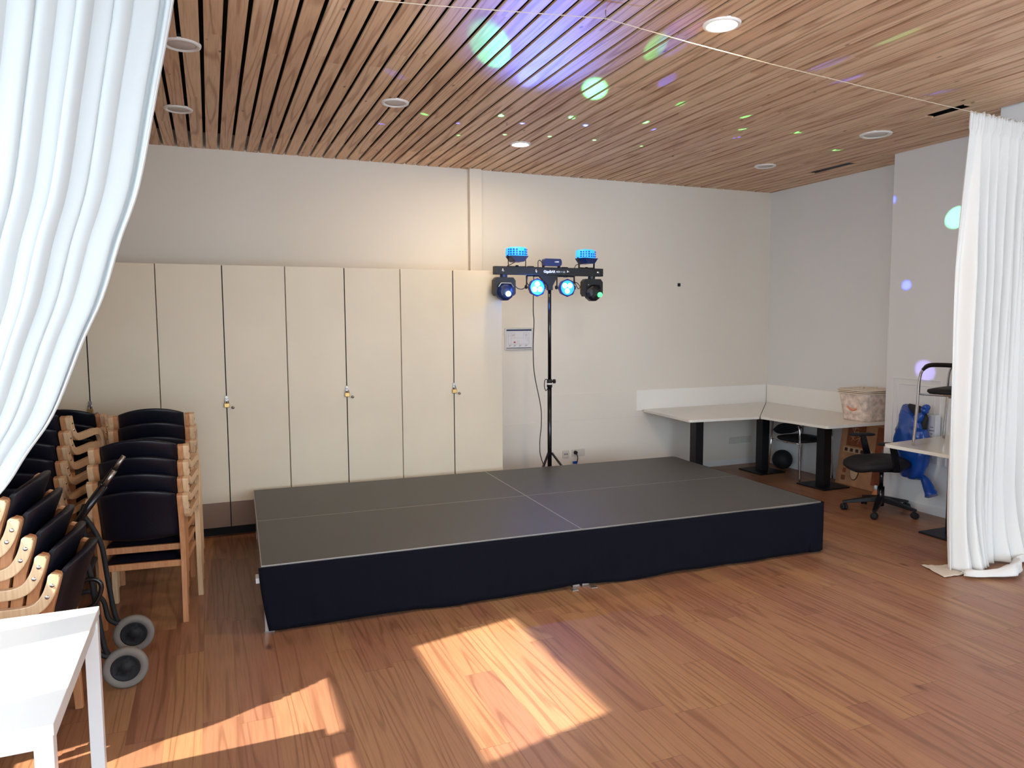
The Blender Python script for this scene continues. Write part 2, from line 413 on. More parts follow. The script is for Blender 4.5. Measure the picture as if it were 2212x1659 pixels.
# ------------------------------------------------------------------ lockers (four double cupboards)
DL, HL, w = 6.362, 2.226, .4854
L0 = -.378
def locker(x0, x1, split, label, lockz=1.07, right=True):
    t = thing('storage_cupboard', label, 'cupboard', (x0, DL, 0), 0, 'row of tall cream cupboards along the back wall')
    W = x1-x0; d = YB-DL-.01
    b = B(); b.box((.002, .02, .08), (W-.002, d, HL-.004)); b.obj('carcass', M['locker'], t)
    B().box((.002, .06, 0), (W-.002, d, .08)).obj('plinth', M['dark'], t)
    cuts = [0, split, W] if split else [0, W]
    for i, (a, c) in enumerate(zip(cuts, cuts[1:])):
        if c-a < .05: continue
        dr = B().box((a+.004, -.002, .082), (c-.004, .018, HL-.006), .0015).obj('door', M['locker'], t)
        B().box((a+.004, -.0045, .082), (c-.004, -.002, .288), .0005).obj('kick_band', M['lockband'], dr, label='brown band along the foot of the door')
        if split and i == 1:
            k = B(); Mx = T(split+.046, -.002, lockz-.022) @ RX(90)
            k.lathe([(0, .03), (.009, .028), (.012, .02), (.007, .01), (.006, 0)], Mx, 20); k.obj('knob', M['steel'], dr)
    if split:
        B().box((split-.004, -.001, .085), (split+.004, .004, HL-.01)).obj('door_gap', M['dark'], t)
        h = B(); h.box((split-.012, -.009, lockz+.03), (split+.012, -.002, lockz+.075), .001); h.obj('hasp', M['steel'], t)
        p = thing('padlock', 'closed padlock on the ' + PADL[label][0], 'padlock', (x0+split, DL-.016, lockz), 0, 'padlocks on the cupboard doors')
        B().box((-.021, -.008, -.02), (.021, .008, .017), .004).obj('lock_body', M['brass'], p)
        B().tube([(-.013, 0, .015)]+[(-.013*math.cos(a), 0, .036+.014*math.sin(a)) for a in [i*PI/10 for i in range(11)]]+[(.013, 0, .015)], .0032, 8).obj('shackle', M['chrome'], p)
labs = ['tall cream double-door cupboard behind the left chair stacks', 'second tall cream cupboard, left of the stage corner', 'third tall cream cupboard, directly behind the stage left end', 'rightmost tall cream cupboard, beside the framed floor plan']
PADL = {labs[0]: ['cupboard behind the leftmost chair stack'], labs[1]: ['cupboard above the right chair stack'], labs[2]: ['middle cupboard behind the stage'], labs[3]: ['cupboard nearest the party light stand']}
locker(L0-2*w, L0, w, labs[0], 1.09)
locker(L0, L0+2*w, w, labs[1], 1.09)
locker(L0+2*w, L0+4*w, w, labs[2], 1.135)
locker(L0+4*w, 2.5275, w, labs[3], 1.125)
t = thing('storage_cupboard', 'narrow cream cupboard in the far left corner', 'cupboard', (XL+.01, DL, 0), 0, 'row of tall cream cupboards along the back wall')
B().box((0, .02, .08), (L0-2*w-XL-.012, .75, HL-.004)).obj('carcass', M['locker'], t)
B().box((.003, -.002, .082), (L0-2*w-XL-.016, .018, HL-.006), .0015).obj('door', M['locker'], t)
B().box((0, .06, 0), (L0-2*w-XL-.012, .75, .08)).obj('plinth', M['dark'], t)

# ------------------------------------------------------------------ stage
SX, SY, SA, HS = .2181, 4.2478, -.0318, .3915
def platform(u, v, label):
    c, s = math.cos(SA), math.sin(SA)
    t = thing('stage_platform', label, 'stage platform', (SX+u*c-v*s, SY+u*s+v*c, 0), SA, 'stage platforms set two by two')
    B().box((.004, .004, HS-.012), (1.996, .996, HS), .001).obj('deck', M['deck'], t)
    b = B(); z0, z1 = HS-.09, HS-.0005
    b.box((.0008, .0008, z0), (1.9992, .0055, z1)); b.box((.0008, .9945, z0), (1.9992, .9992, z1)); b.box((.0008, .0055, z0), (.0055, .9945, z1)); b.box((1.9945, .0055, z0), (1.9992, .9945, z1))
    b.obj('edge_frame', M['alu'], t)
    for x in (.035, 1.965):
        for y in (.035, .965):
            q = B().box((x-.024, y-.024, .006), (x+.024, y+.024, HS-.013)).obj('leg', M['alu'], t)
            B().box((x-.028, y-.028, 0), (x+.028, y+.028, .006)).obj('foot', M['steel'], q)
platform(0, 0, 'black stage platform at the front left corner, nearest the rollator')
platform(2, 0, 'black stage platform at the front right, nearest the right curtain')
platform(0, 1, 'black stage platform at the back left, against the cream cupboards')
platform(2, 1, 'black stage platform at the back right, below the light stand')
# skirt: along the front and round the right side
def skirt_path(s):
    L1 = 4.045; L2 = 2.0
    d = s*(L1+L2)
    if d < L1: return d-.015, -.012
    return L1-.02+.002, d-L1
def skirt(s, tt):
    u, v = skirt_path(s); n = noise.noise(Vector((s*24, tt*1.3, 3)))*.024*tt + noise.noise(Vector((s*70, tt*2, 9)))*.005*tt
    zt = HS-.007-.0045*max(0, noise.noise(Vector((s*9, 0, 1))))*2; zb = .012+.014*(noise.noise(Vector((s*14, 5, 1)))+.4)
    if v <= 0: v -= max(0, n+.012*tt); u += (.045*tt**1.5 if s < .02 else (.02*tt if s < .05 else 0)) - (.03*tt if u > 3.9 else 0)
    else: u += max(-.001, n)-.0*tt
    c, s_ = math.cos(SA), math.sin(SA)
    return Vector((SX+u*c-v*s_, SY+u*s_+v*c, zt+(zb-zt)*tt))
o = B().grid(skirt, 260, 14).obj('stage_skirt', M['skirt'], solid=.003); tag(o, 'black cloth skirt hanging along the front of the stage', 'skirt')
def st(u, v, z): c, s_ = math.cos(SA), math.sin(SA); return Vector((SX+u*c-v*s_, SY+u*s_+v*c, z))
# small light clamp at the left corner
MS = T(SX, SY, 0) @ Matrix.Rotation(SA, 4, 'Z')
o = B().box((-.03, .02, .285), (-.002, .1, .315), .003, MS).obj('edge_clamp', M['whitelam']); tag(o, 'small white clamp on the left edge of the stage', 'clamp')
for x, l in ((1.93, 'left'), (2.07, 'right')):
    o = B().box((x-.022, -.055, .0), (x+.022, -.022, .005), .001, MS).obj('foot_plate', M['alu']); tag(o, 'silver foot plate showing under the middle of the skirt, %s of the pair' % l, 'foot plate', 'foot plates under the skirt')

# ------------------------------------------------------------------ stacking armchair
def armchair(label, loc, rz, group):
    t = thing('stacking_armchair', label, 'chair', loc, rz, group)
    post = [(0, .0, 0), (0, .008, .2), (0, .016, .38), (0, .005, .5), (0, -.016, .63), (0, -.05, .752), (0, -.056, .768), (0, -.059, .776)]
    arm = [(0, -.0575, .776), (0, -.055, .768), (0, -.048, .74), (0, -.03, .695), (0, 0, .655), (0, .045, .637), (0, .12, .634), (0, .22, .634), (0, .31, .634), (0, .365, .622), (0, .402, .585), (0, .418, .53), (0, .424, .4), (0, .432, .2), (0, .44, 0)]
    for s in (-1, 1):
        B().strip([(s*.215+s*.003*(z/.77), y, z) for x, y, z in post], (1, 0, 0), [.03]*len(post), [.032, .036, .04, .04, .042, .042, .036, .022]).obj('rear_leg', M['beech'], t)
        ap = spline([(s*.2475, y, z) for x, y, z in arm], 3); n = len(ap)
        a = B().strip(ap, (1, 0, 0), .031, [.026+.016*min(1, i/3) for i in range(n-1)]+[.036]).obj('arm_frame', M['ply'] if True else None, t, label='bentwood arm running down into the front leg')
        for (y, z) in ((-.047, .735), (-.028, .69)):
            B().lathe([(0, .003), (.006, .003), (.0085, 0)], T(s*.2630, y, z) @ RY(90*s), 14).obj('bolt', M['chrome'], a)
    f = B()
    f.box((-.2, -.002+.016-.01, .335), (.2, .03, .372), .003)
    f.box((-.2, .41, .335), (.2, .432, .372), .003)
    for s in (-1, 1): f.box((s*.215-.016, .02, .338), (s*.215+.016, .412, .370), .003)
    f.obj('seat_frame', M['beech'], t)
    def seat(u, v, top):
        x = -.198+.396*u; y = .022+.405*v; e = min(1, 8*min(u, 1-u))*min(1, 8*min(v, 1-v))
        return x, y, (.372+.034*math.sqrt(max(e, 0))+.005) if top else .372
    b = B(); b.grid(lambda u, v: Vector(seat(u, v, 1)), 14, 14); b.grid(lambda u, v: Vector(seat(u, v, 0)), 14, 14)
    bmesh.ops.remove_doubles(b.bm, verts=list(b.bm.verts), dist=.0002)
    b.obj('seat', M['navy'], t)
    # backrest: upholstered, convex to the rear, arched top
    def back(a, v):
        # a around section (thickness loop), v across width
        x = -.199+.398*v; q = (v-.5)*2
        ztop = .786+.042*(1-abs(q)**2.2); zbot = .528-.008*(1-q*q)
        yc = lambda z: .012-.028*((z-.5)/.27)-.045*((z-.5)/.27)**2
        bow = -.012-.035*(1-q*q)
        th = .025*(1-abs(q)**10*.5)
        ang = a*2*PI; h = (ztop-zbot)/2; zc = (ztop+zbot)/2
        ca, sa = math.cos(ang), math.sin(ang)
        sz = math.copysign(abs(sa)**.35, sa); sy = math.copysign(abs(ca)**.6, ca)
        z = zc+h*sz; return Vector((x, yc(z)+bow+th*sy*(1 if ca < 0 else .9), z))
    b = B(); n = 28; rings = []
    for j in range(17): rings.append([back(i/n, j/16) for i in range(n)])
    b.rings(rings); b.obj('backrest', M['navy'], t)
    return t
def stack(x, y, rz, n, dz, dy, desc, group, first=None):
    names = {1: ['only chair'], 2: ['top chair', 'bottom chair']}
    ords = ['topmost', 'second from the top', 'third from the top', 'fourth from the top', 'fifth from the top', 'sixth from the top']
    for k in range(n):
        i = n-1-k; w_ = 'lowest' if k == 0 else ords[i]
        lab = 'navy and beech armchair, %s in %s' % (w_, desc)
        loc = (x-math.sin(rz)*dy*k, y+math.cos(rz)*dy*k, dz*k)
        if first is None: first = armchair(lab, loc, rz, group)
        else: dup(first, loc, rz, lab, group)
    return first
ch = stack(-.405, 4.632, R(-6), 4, .09, .035, 'the stack right of the rollator', 'stacked chairs right of the rollator')
stack(-.385, 5.43, R(-1), 5, .09, .03, 'the stack touching the cupboards', 'stacked chairs against the cupboards', ch)
stack(-1.065, 4.99, R(-13), 6, .085, .032, 'the back stack beside the curtain edge', 'stacked chairs at the back left', ch)
stack(-.955, 5.73, R(-10), 5, .088, .025, 'the stack deepest in the corner', 'stacked chairs deep in the left corner', ch)
stack(-.632, 3.522, R(85.4), 5, .0775, .041, 'the sideways stack behind the white table', 'chairs stacked sideways behind the white table', ch)

# ------------------------------------------------------------------ white table
t = thing('side_table', 'white square-legged table lit by the sun in the left foreground', 'table', (-1.0, 2.507, 0))
B().box((-.6, -.422, .712), (.597, .422, .742), .002).obj('tabletop', M['whitelam'], t)
b = B(); b.box((-.56, -.408, .675), (.555, -.39, .712)); b.box((-.56, .39, .675), (.555, .408, .712)); b.box((.572, -.385, .675), (.588, .385, .712)); b.box((-.59, -.385, .675), (-.575, .385, .712))
b.obj('apron', M['whitelam'], t)
for x in (-.572, .572):
    for y in (-.398, .398): B().box((x-.022, y-.022, 0), (x+.022, y+.022, .712), .002).obj('leg', M['whitelam'], t)

# ------------------------------------------------------------------ rollator
t = thing('rollator', 'black folded walking frame with grey wheels between the chair stacks', 'walking frame', (-.6, 4.07, 0))
for k, y in enumerate((-.21, .21)):
    x = .155
    wh = B(); Mx = T(x+.01, y, .1) @ RX(90)
    wh.lathe([(.066, -.016), (.09, -.018), (.1, -.01), (.1, .01), (.09, .018), (.066, .016), (.064, 0), (.066, -.016)], Mx, 40)
    wo = wh.obj('wheel', M['tyre'], t, label='grey rubber tyred wheel')
    hb = B(); hb.lathe([(0, -.014), (.02, -.016), (.026, -.008), (.05, -.006), (.058, -.012), (.068, -.01), (.068, .01), (.058, .012), (.05, .006), (.026, .008), (.02, .016), (0, .014)], Mx, 32)
    for q in range(5): hb.box((.02, -.006, -.008), (.06, .006, .008), 0, Mx @ RZ(72*q))
    hb.obj('hub', M['blackm'], wo)
    B().tube(spline([(x+.01, y+.03, .1), (x-.02, y+.034, .135), (x-.05, y+.02, .155), (x-.075, y, .22), (x-.10, y, .42), (x-.125, y, .62), (x-.2, y, .78)], 6), .0125, 12).obj('front_fork', M['blackm'], t)
    B().tube(spline([(-.24, y, .03), (-.22, y, .2), (-.12, y, .33), (-.03, y, .36), (.03, y, .3), (.05, y, .2), (.1, y, .16)], 6), .0125, 12).obj('side_tube', M['blackm'], t)
    hd = B().tube([(-.02, y, .52), (-.05, y, .77), (-.03, y, .82)], .013, 12).obj('handle_post', M['blackm'], t)
    B().tube([(-.045, y, .775), (.115, y, .995)], .0165, 14).obj('grip_sleeve', M['blackgl'], t)
    B().tube([(.115, y, .995), (.16, y, 1.062)], [.011, .0115], 12).obj('grip_end', M['steel'], t)
    B().lathe([(.066, -.016), (.085, -.018), (.09, -.01), (.09, .01), (.085, .018), (.066, .016), (0, .014)], T(-.24, y, .09) @ RX(90), 32).obj('rear_wheel', M['tyre'], t)
b = B(); b.box((-.06, -.2, .50), (-.03, .2, .53), .004); b.tube([(.0, -.21, .33), (.0, .21, .33)], .01, 10); b.tube([(-.13, -.21, .5), (-.13, .21, .5)], .01, 10); b.obj('cross_brace', M['blackm'], t)
B().tube(spline([(-.01, -.235, .56), (.06, -.235, .56), (.085, -.235, .52), (.06, -.235, .45), (.02, -.235, .42)], 5), .011, 10).obj('brake_lever', M['blackgl'], t)
B().box((-.12, -.19, .53), (.02, .19, .55), .008).obj('seat_board', M['blackm'], t)

# ------------------------------------------------------------------ corner desks
def roundpoly(pts, r=.03, n=5):
    out = []; m = len(pts)
    for i in range(m):
        p = Vector(pts[i]); a = Vector(pts[i-1]); c = Vector(pts[(i+1) % m]); d1 = (a-p).normalized(); d2 = (c-p).normalized()
        ang = d1.angle(d2); L = r/math.tan(ang/2); s_, e = p+d1*L, p+d2*L
        for k in range(n+1):
            q = k/n; out.append(tuple((s_*(1-q)**2+p*2*q*(1-q)+e*q*q)))
    return out
def desk(name, label, pts, bases, rr=.04, z=.748):
    t = thing(name, label, 'desk', (pts[0][0], pts[0][1], 0), 0, 'white desks with black pedestals'); ox, oy = pts[0]
    pp = roundpoly([(x-ox, y-oy) for x, y in pts], rr)
    B().prism(pp, T(0, 0, z-.026), .026).obj('desktop', M['desktop'], t)
    for bx, by in bases:
        q = B().box((bx-ox-.052, by-oy-.052, .016), (bx-ox+.052, by-oy+.052, z-.03), .003).obj('pedestal', M['black'], t)
        B().box((bx-ox-.18, by-oy-.19, 0), (bx-ox+.18, by-oy+.19, .016), .004).obj('base_plate', M['black'], q)
        B().box((bx-ox-.15, by-oy-.15, z-.03), (bx-ox+.15, by-oy+.15, z-.0265), .001).obj('top_bracket', M['black'], q)
desk('corner_desk', 'cream desk along the back wall in the far corner', [(4.545, 7.11), (4.475, 6.12), (5.30, 6.045), (6.325, 7.11)], [(4.92, 6.6), (5.90, 6.67)])
desk('corner_desk', 'cream desk along the right wall in the far corner, carrying the tub', [(5.315, 6.05), (5.385, 5.215), (6.325, 5.19), (6.333, 7.105)], [(5.95, 5.8)])
desk('wall_desk', 'cream desk by the right curtain with a chair standing on it', [(5.945, 4.385), (5.035, 4.29), (5.05, 3.66), (5.945, 3.62)], [(5.52, 3.99)])

# ------------------------------------------------------------------ tubular chairs
def tubechair(label, loc, rz, folded):
    t = thing('tubular_armchair', label, 'chair', loc, rz, 'black chairs with chrome tube frames')
    for s in (-1, 1):
        x = s*.27
        B().tube(spline([(x*1.03, .25, .01), (x*1.0, .235, .3), (x*.99, .225, .55), (x*.985, .19, .625), (x*.98, .12, .648), (x*.98, -.05, .645), (x*.98, -.2, .63)], 5), .011, 10).obj('frame_tube', M['chrome'], t)
        B().tube([(x*1.02, -.25, .01), (x*.98, -.2, .63)], .011, 10).obj('rear_leg', M['chrome'], t)
        B().tube(spline([(x*.985, .205, .612), (x*.98, .16, .648), (x*.98, .05, .655), (x*.98, -.1, .652), (x*.98, -.23, .632)], 5), [.014]*3+[.0175]*18, 10).obj('armrest', M['blackgl'], t)
        B().tube([(x, .23, .42), (x, -.225, .42)], .008, 8).obj('side_rail', M['chrome'], t)
    def seat(i, j):
        u = i*2*PI; r = j
        x = .245*math.copysign(abs(math.cos(u))**.5, math.cos(u)); y = .225*math.copysign(abs(math.sin(u))**.5, math.sin(u)); return x, y
    b = B(); rings = []
    for z, k in ((.415, .6), (.42, .93), (.435, 1), (.452, .98), (.463, .8), (.466, .3)):
        rings.append([Vector((seat(i/28, 0)[0]*k, seat(i/28, 0)[1]*k, z)) for i in range(28)])
    b.rings(rings); b.obj('seat', M['blackm'], t)
    B().tube([(-.27, 0, .41), (.27, 0, .41)], .009, 8).obj('seat_bar', M['chrome'], t)
    # backrest pad
    b = B(); rings = []
    for k in range(15):
        q = (k/14-.5)*2; x = .235*q; h = .055*(1-abs(q)**3)+.008; yb = -.21-.03*(1-q*q); zc = .52 if folded else .80
        rings.append([Vector((x, yb+.018*math.cos(a), zc+h*math.sin(a)*(1 if not folded else 1)-(0 if not folded else .0))) for a in [i*2*PI/14 for i in range(14)]])
    b.rings(rings); b.obj('backrest', M['blackm'], t)
    if not folded:
        for s in (-1, 1): B().tube([(s*.262, -.2, .62), (s*.225, -.215, .8)], .01, 8).obj('back_upright', M['chrome'], t)
    return t
tubechair('black chrome-framed armchair pushed under the far corner desk', (6.065, 6.25, 0), R(181), True).scale = (.86, .95, 1)
tubechair('black chrome-framed armchair standing on the desk beside the right curtain', (5.47, 3.93, .749), R(15), True)

# ------------------------------------------------------------------ office chair
ocx, ocy = 5.615, 4.79; oca = R(-24)
t = thing('office_chair', 'black swivel chair with five castors in front of the white panelled wall', 'office chair', (ocx, ocy, 0), oca)
for k in range(5):
    a = R(20+72*k); dx, dy = math.cos(a), math.sin(a); Mx = RZ(20+72*k)
    l = B().strip([(.02*dx, .02*dy, .125), (.15*dx, .15*dy, .105), (.29*dx, .29*dy, .078), (.315*dx, .315*dy, .074)], (-dy, dx, 0), [.06, .05, .036, .03], [.05, .035, .024, .02]).obj('base_leg', M['black'], t)
    c = B(); cx_, cy_ = .305*dx, .305*dy
    for s in (-1, 1): c.lathe([(0, -.011), (.024, -.011), (.03, -.006), (.03, .006), (.024, .011), (0, .011)], T(cx_, cy_, .03) @ RZ(k*40+20) @ T(0, s*.014, 0) @ RX(90), 20)
    c.tube([(cx_, cy_, .03), (cx_, cy_, .072)], .008, 8)
    c.obj('castor', M['blackm'], l)
b = B(); b.cyl((0, 0, .06), (0, 0, .24), .03); b.cyl((0, 0, .24), (0, 0, .4), .018); b.obj('gas_column', M['blackgl'], t)
b = B(); b.box((-.13, -.1, .385), (.13, .1, .42), .012); b.obj('tilt_mechanism', M['blackm'], t)
def rpad(name, cx_, cy_, sx, sy, zs, mat, par, M_=None, nose=0):
    b = B(); rings = []
    for z, k in zs:
        rr = []
        for i in range(32):
            u = i*2*PI/32; x = math.copysign(abs(math.cos(u))**.55, math.cos(u)); y = math.copysign(abs(math.sin(u))**.55, math.sin(u))
            rr.append(Vector((cx_+sx*x*k, cy_+sy*y*k, z - nose*max(0, -x)**3)))
        rings.append(rr)
    b.rings(rings)
    if M_ is not None: b._xf(list(b.bm.verts), M_)
    return b.obj(name, mat, par)
rpad('seat', -.03, 0, .25, .24, [(.42, .55), (.43, .9), (.455, 1), (.485, .98), (.505, .85), (.51, .3)], M['blackm'], t, RY(-3), .03)
for s in (-1, 1):
    B().strip([(.0, s*.2, .42), (.0, s*.28, .43), (-.01, s*.285, .5), (-.05, s*.285, .66)], (1, 0, 0), [.05, .05, .06, .05], [.02, .02, .026, .026]).obj('arm_upright', M['blackgl'], t)
    rpad('armrest', -.06, s*.285, .12, .04, [(.662, .8), (.668, 1), (.682, .97), (.688, .6)], M['blackm'], t)
B().strip([(.16, 0, .40), (.24, 0, .42), (.265, 0, .52), (.262, 0, .62)], (0, 1, 0), .06, .02).obj('back_stem', M['blackm'], t)
def bk(i, j):
    q = (j-.5)*2; a = i*2*PI
    y = .19*q*(1 if True else 1); h = .27*(1-abs(q)**5*.35); return Vector((.235+.03*q*q+.016*math.cos(a)+0.03*math.sin(a), y, .72+h*math.copysign(abs(math.sin(a))**.5, math.sin(a))))
b = B(); b.rings([[bk(i/20, j/12) for i in range(20)] for j in range(13)]); b.obj('backrest', M['blackm'], t)

# blue plastic bag pulled over the backrest
def bag(u, v):
    a = u*2*PI; z = .33+.60*v
    env = (math.sin(PI*min(1, (v*.86+.07)))**.45); ry = .255*env*(1-.10*v)+.01; rx = .062*env+.03
    n = noise.noise(Vector((math.cos(a)*2.2, math.sin(a)*2.2, z*7)))*.03 + .012*noise.noise(Vector((math.cos(a)*7, math.sin(a)*7, z*22)))
    x = (rx+n)*math.cos(a)+.008; y = (ry+n)*math.sin(a)
    over = (ocx+.25*math.cos(oca))+x*math.cos(oca)-y*math.sin(oca)-(XS-.014)
    if over > 0: x -= over/math.cos(oca)
    return Vector((x, y, z-.4 + (.05*math.sin(a) if v > .8 else 0)))
rings = [[bag(i/40, j/22) for i in range(40)] for j in range(23)]
t = thing('plastic_bag', 'blue plastic bag pulled over the back of the office chair', 'plastic bag', (ocx+.25*math.cos(oca), ocy+.25*math.sin(oca), .4), oca)
b = B(); b.rings(rings); b.obj('bag_body', M['blueb'], t)
b = B(); tail = spline([(.0, -.12, .0), (.02, -.19, -.03), (.035, -.25, -.10), (.045, -.30, -.18)], 5); b.tube(tail, [.03-.016*math.exp(-((i-4)/2.2)**2)+(.026*max(0, (i-4)/12)) for i in range(len(tail))], 10)
for v in b.bm.verts: v.co += Vector((noise.noise(v.co*40)*.008, noise.noise(v.co*37+Vector((3, 0, 0)))*.01, 0))
b.obj('knotted_tail', M['blueb'], t)
b = B(); tail = spline([(.0, -.12, .47), (.01, -.17, .53), (.02, -.19, .57), (.02, -.18, .61)], 5); b.tube(tail, [.05, .045, .04, .034, .022, .014, .018, .03, .036, .03, .03, .036, .04, .03, .02, .01], 10)
for v in b.bm.verts: v.co += Vector((noise.noise(v.co*40)*.008, noise.noise(v.co*37+Vector((3, 0, 0)))*.01, 0))
b.obj('gathered_top', M['blueb'], t)
o = B().box((5.87, 4.47, .62), (5.935, 4.545, .915), .006).obj('paper_box', M['paper']); tag(o, 'white narrow paper box with grey print beside the blue bag', 'box')
b = B()
for i, wd in enumerate((.03, .045, .02, .04)):
    b.box((5.868, 4.507-wd/2, .80-.03*i), (5.8697, 4.507+wd/2, .808-.03*i))
b.obj('printed_lines', M['ink'], o)
# box stands on a shelf bracket of the desk: a narrow ledge at the wall
o = B().box((5.865, 4.45, .60), (XS, 4.56, .62), .002).obj('wall_ledge', M['trimw']); tag(o, 'narrow white ledge on the wall under the paper box', 'ledge')

# ------------------------------------------------------------------ tub on the desk
t = thing('storage_tub', 'cloudy plastic tub with cream rim full of crumpled things on the corner desk', 'tub', (6.1, 5.42, .748))
def tub(i, z, ex=0):
    u = i*2*PI; k = .145+(z/.31)*.045+ex; kk = .135+(z/.31)*.03+ex
    return Vector((kk*1.3*math.copysign(abs(math.cos(u))**.35, math.cos(u)), k*math.copysign(abs(math.sin(u))**.35, math.sin(u)), z))
b = B(); b.rings([[tub(i/36, z) + Vector((1, 1, 0))*noise.noise(Vector((i, z*30, 1)))*.006 for i in range(36)] for z in (0, .02, .06, .1, .15, .2, .25, .28)]); b.obj('tub_body', M['tub'], t)
b = B()
for z in (.275, .292, .308): b.rings([[tub(i/36, z, e) for i in range(36)] for z, e in ((z-.006, .004), (z-.004, .011), (z+.004, .011), (z+.006, .004))])
b.obj('rim', M['tubrim'], t)
b = B()
random.seed(3)
for q in range(9): b.tube([(random.uniform(-.15, .1), random.uniform(-.12, .1), .3), (random.uniform(-.1, .15), random.uniform(-.1, .12), .312)], .012, 8)
b.obj('contents', M['tubrim'], t)
for q, (yy, zz, m_) in enumerate(((-.16, .1, 'cardl'), (-.165, .15, 'tubrim'))): pass
B().tube(spline([(-.187, .05, .14), (-.19, 0, .11), (-.187, -.06, .125)], 4), .012, 8).obj('orange_wrapper', flat('orange_wrap', '#D98A6A', .5), t, label='orange wrapper inside')

# ------------------------------------------------------------------ exercise ball & leaning collage
o = B().lathe([(.115*math.sin(a), -.115*math.cos(a)) for a in [i*PI/20 for i in range(21)]], T(6.20, 6.67, .1155), 32).obj('exercise_ball', M['blackm']); tag(o, 'round black ball on the floor under the corner desk', 'ball')
t = thing('collage_board', 'brown and orange collage board leaning on the wall under the desk', 'artwork board', (6.205, 5.1, .002))
t.rotation_euler = (0, R(8), 0)
B().box((0, 0, 0), (.018, .78, .70), .002).obj('board', M['card'], t)
def patch(name, y0, y1, z0, z1, m, d=.002):
    B().box((-d, y0, z0), (0, y1, z1), .0004).obj(name, m, t)
patch('rust_panel', .47, .70, .42, .68, M['cardd']); patch('pale_strip', .36, .73, .35, .405, M['cardl'])
b = B()
for y in (.695, .625, .555, .49): b.box((-.0045, y-.022, .36), (-.002, y+.015, .396), .0004)
b.obj('stamped_squares', M['brown'], t)
b = B(); b.prism([(.062*math.cos(a), .115*math.sin(a)) for a in [i*2*PI/32 for i in range(32)]], T(-.003, .55, .18) @ RY(90) @ RZ(90), .003); b.obj('oval_outline', M['brown'], t)
b = B(); b.prism([(.052*math.cos(a), .105*math.sin(a)) for a in [i*2*PI/32 for i in range(32)]], T(-.0055, .552, .18) @ RY(90) @ RZ(90), .0025); b.obj('oval_centre', M['cardl'], t)
b = B(); b.box((-.0035, .66, .05), (0, .71, .1)); b.box((-.0035, .66, .13), (0, .70, .18)); b.obj('small_prints', M['cardd'], t)
patch('right_panel', .02, .33, .06, .66, M['cardd'])
b = B()
random.seed(5)
for q in range(12):
    a = random.uniform(0, PI); cy_, cz_ = .585+random.uniform(-.05, .05), .55+random.uniform(-.07, .07)
    b.tube([(-.0025, cy_-.03*math.cos(a), cz_-.03*math.sin(a)), (-.0025, cy_+.03*math.cos(a), cz_+.03*math.sin(a))], .0022, 6)
b.obj('leaf_sketch', M['cardl'], t)
B().box((-.0035, .2, .36), (-.002, .25, .44), .0003).obj('grey_prints', M['ink'], t)
# small bottle-like orange item by the board
t = thing('spray_bottle', 'small orange and white bottle on the floor behind the office chair', 'bottle', (5.93, 5.12, 0))
B().lathe([(0, 0), (.03, 0), (.032, .01), (.032, .07), (.015, .1), (.012, .105), (0, .105)], None, 20).obj('bottle_body', flat('orange_plastic', '#C97A45', .4), t)
B().lathe([(0, .105), (.014, .105), (.016, .14), (.012, .15), (0, .15)], None, 16).obj('cap', M['whitelam'], t)

# ------------------------------------------------------------------ wall items
t = thing('framed_floor_plan', 'silver framed evacuation plan on the back wall beside the cupboards', 'picture frame', (3.02, YB, 1.572))
W2, H2 = .161, .115; b = B(); fw_ = .017
b.box((-W2, -.014, -H2), (-W2+fw_, -.001, H2), .003); b.box((W2-fw_, -.014, -H2), (W2, -.001, H2), .003); b.box((-W2+fw_, -.014, -H2), (W2-fw_, -.001, -H2+fw_), .003); b.box((-W2+fw_, -.014, H2-fw_), (W2-fw_, -.001, H2), .003)
b.obj('frame', M['alu'], t)
pl = B().box((-W2+fw_, -.006, -H2+fw_), (W2-fw_, -.001, H2-fw_)).obj('plan_sheet', M['paper'], t)
b = B(); b.box((-W2+fw_, -.0066, H2-fw_-.014), (W2-fw_, -.006, H2-fw_)); b.box((-W2+fw_, -.0066, -H2+fw_), (W2-fw_, -.006, -H2+fw_+.006)); b.obj('title_band', M['inkd'], pl)
b = B()
def ln(x0, z0, x1, z1, w_=.0012): b.box((min(x0, x1)-w_/2, -.0066, min(z0, z1)-w_/2), (max(x0, x1)+w_/2, -.006, max(z0, z1)+w_/2))
for a in ((-.12, .065, -.05, .065), (-.12, .065, -.12, -.055), (-.12, -.055, .115, -.055), (.115, -.055, .115, .065), (.05, .065, .115, .065), (-.09, .01, .11, .01), (-.09, .065, -.09, -.055), (-.05, .065, -.05, .01), (.05, .065, .05, .03), (-.02, -.02, -.02, -.055), (.0, -.02, .0, -.055), (-.02, -.02, 0, -.02), (.1, .01, .1, -.03), (-.12, .035, -.09, .035)): ln(*a)
for x in (-.115, -.06, .0, .07):
    for q in range(3): b.box((x, -.0066, -.066-.007*q), (x+.028-.006*q, -.006, -.063-.007*q))
for x in (-.08, .07):
    for q in range(3): b.box((x, -.0066, .045-.007*q), (x+.03-.004*q, -.006, .047-.007*q))
b.obj('plan_lines', M['ink'], pl)
B().prism([(.012*math.cos(a), .009*math.sin(a)) for a in [i*2*PI/20 for i in range(20)]], T(-.05, -.006, -.035) @ RX(90), .0008).obj('red_marker', M['red'], pl)
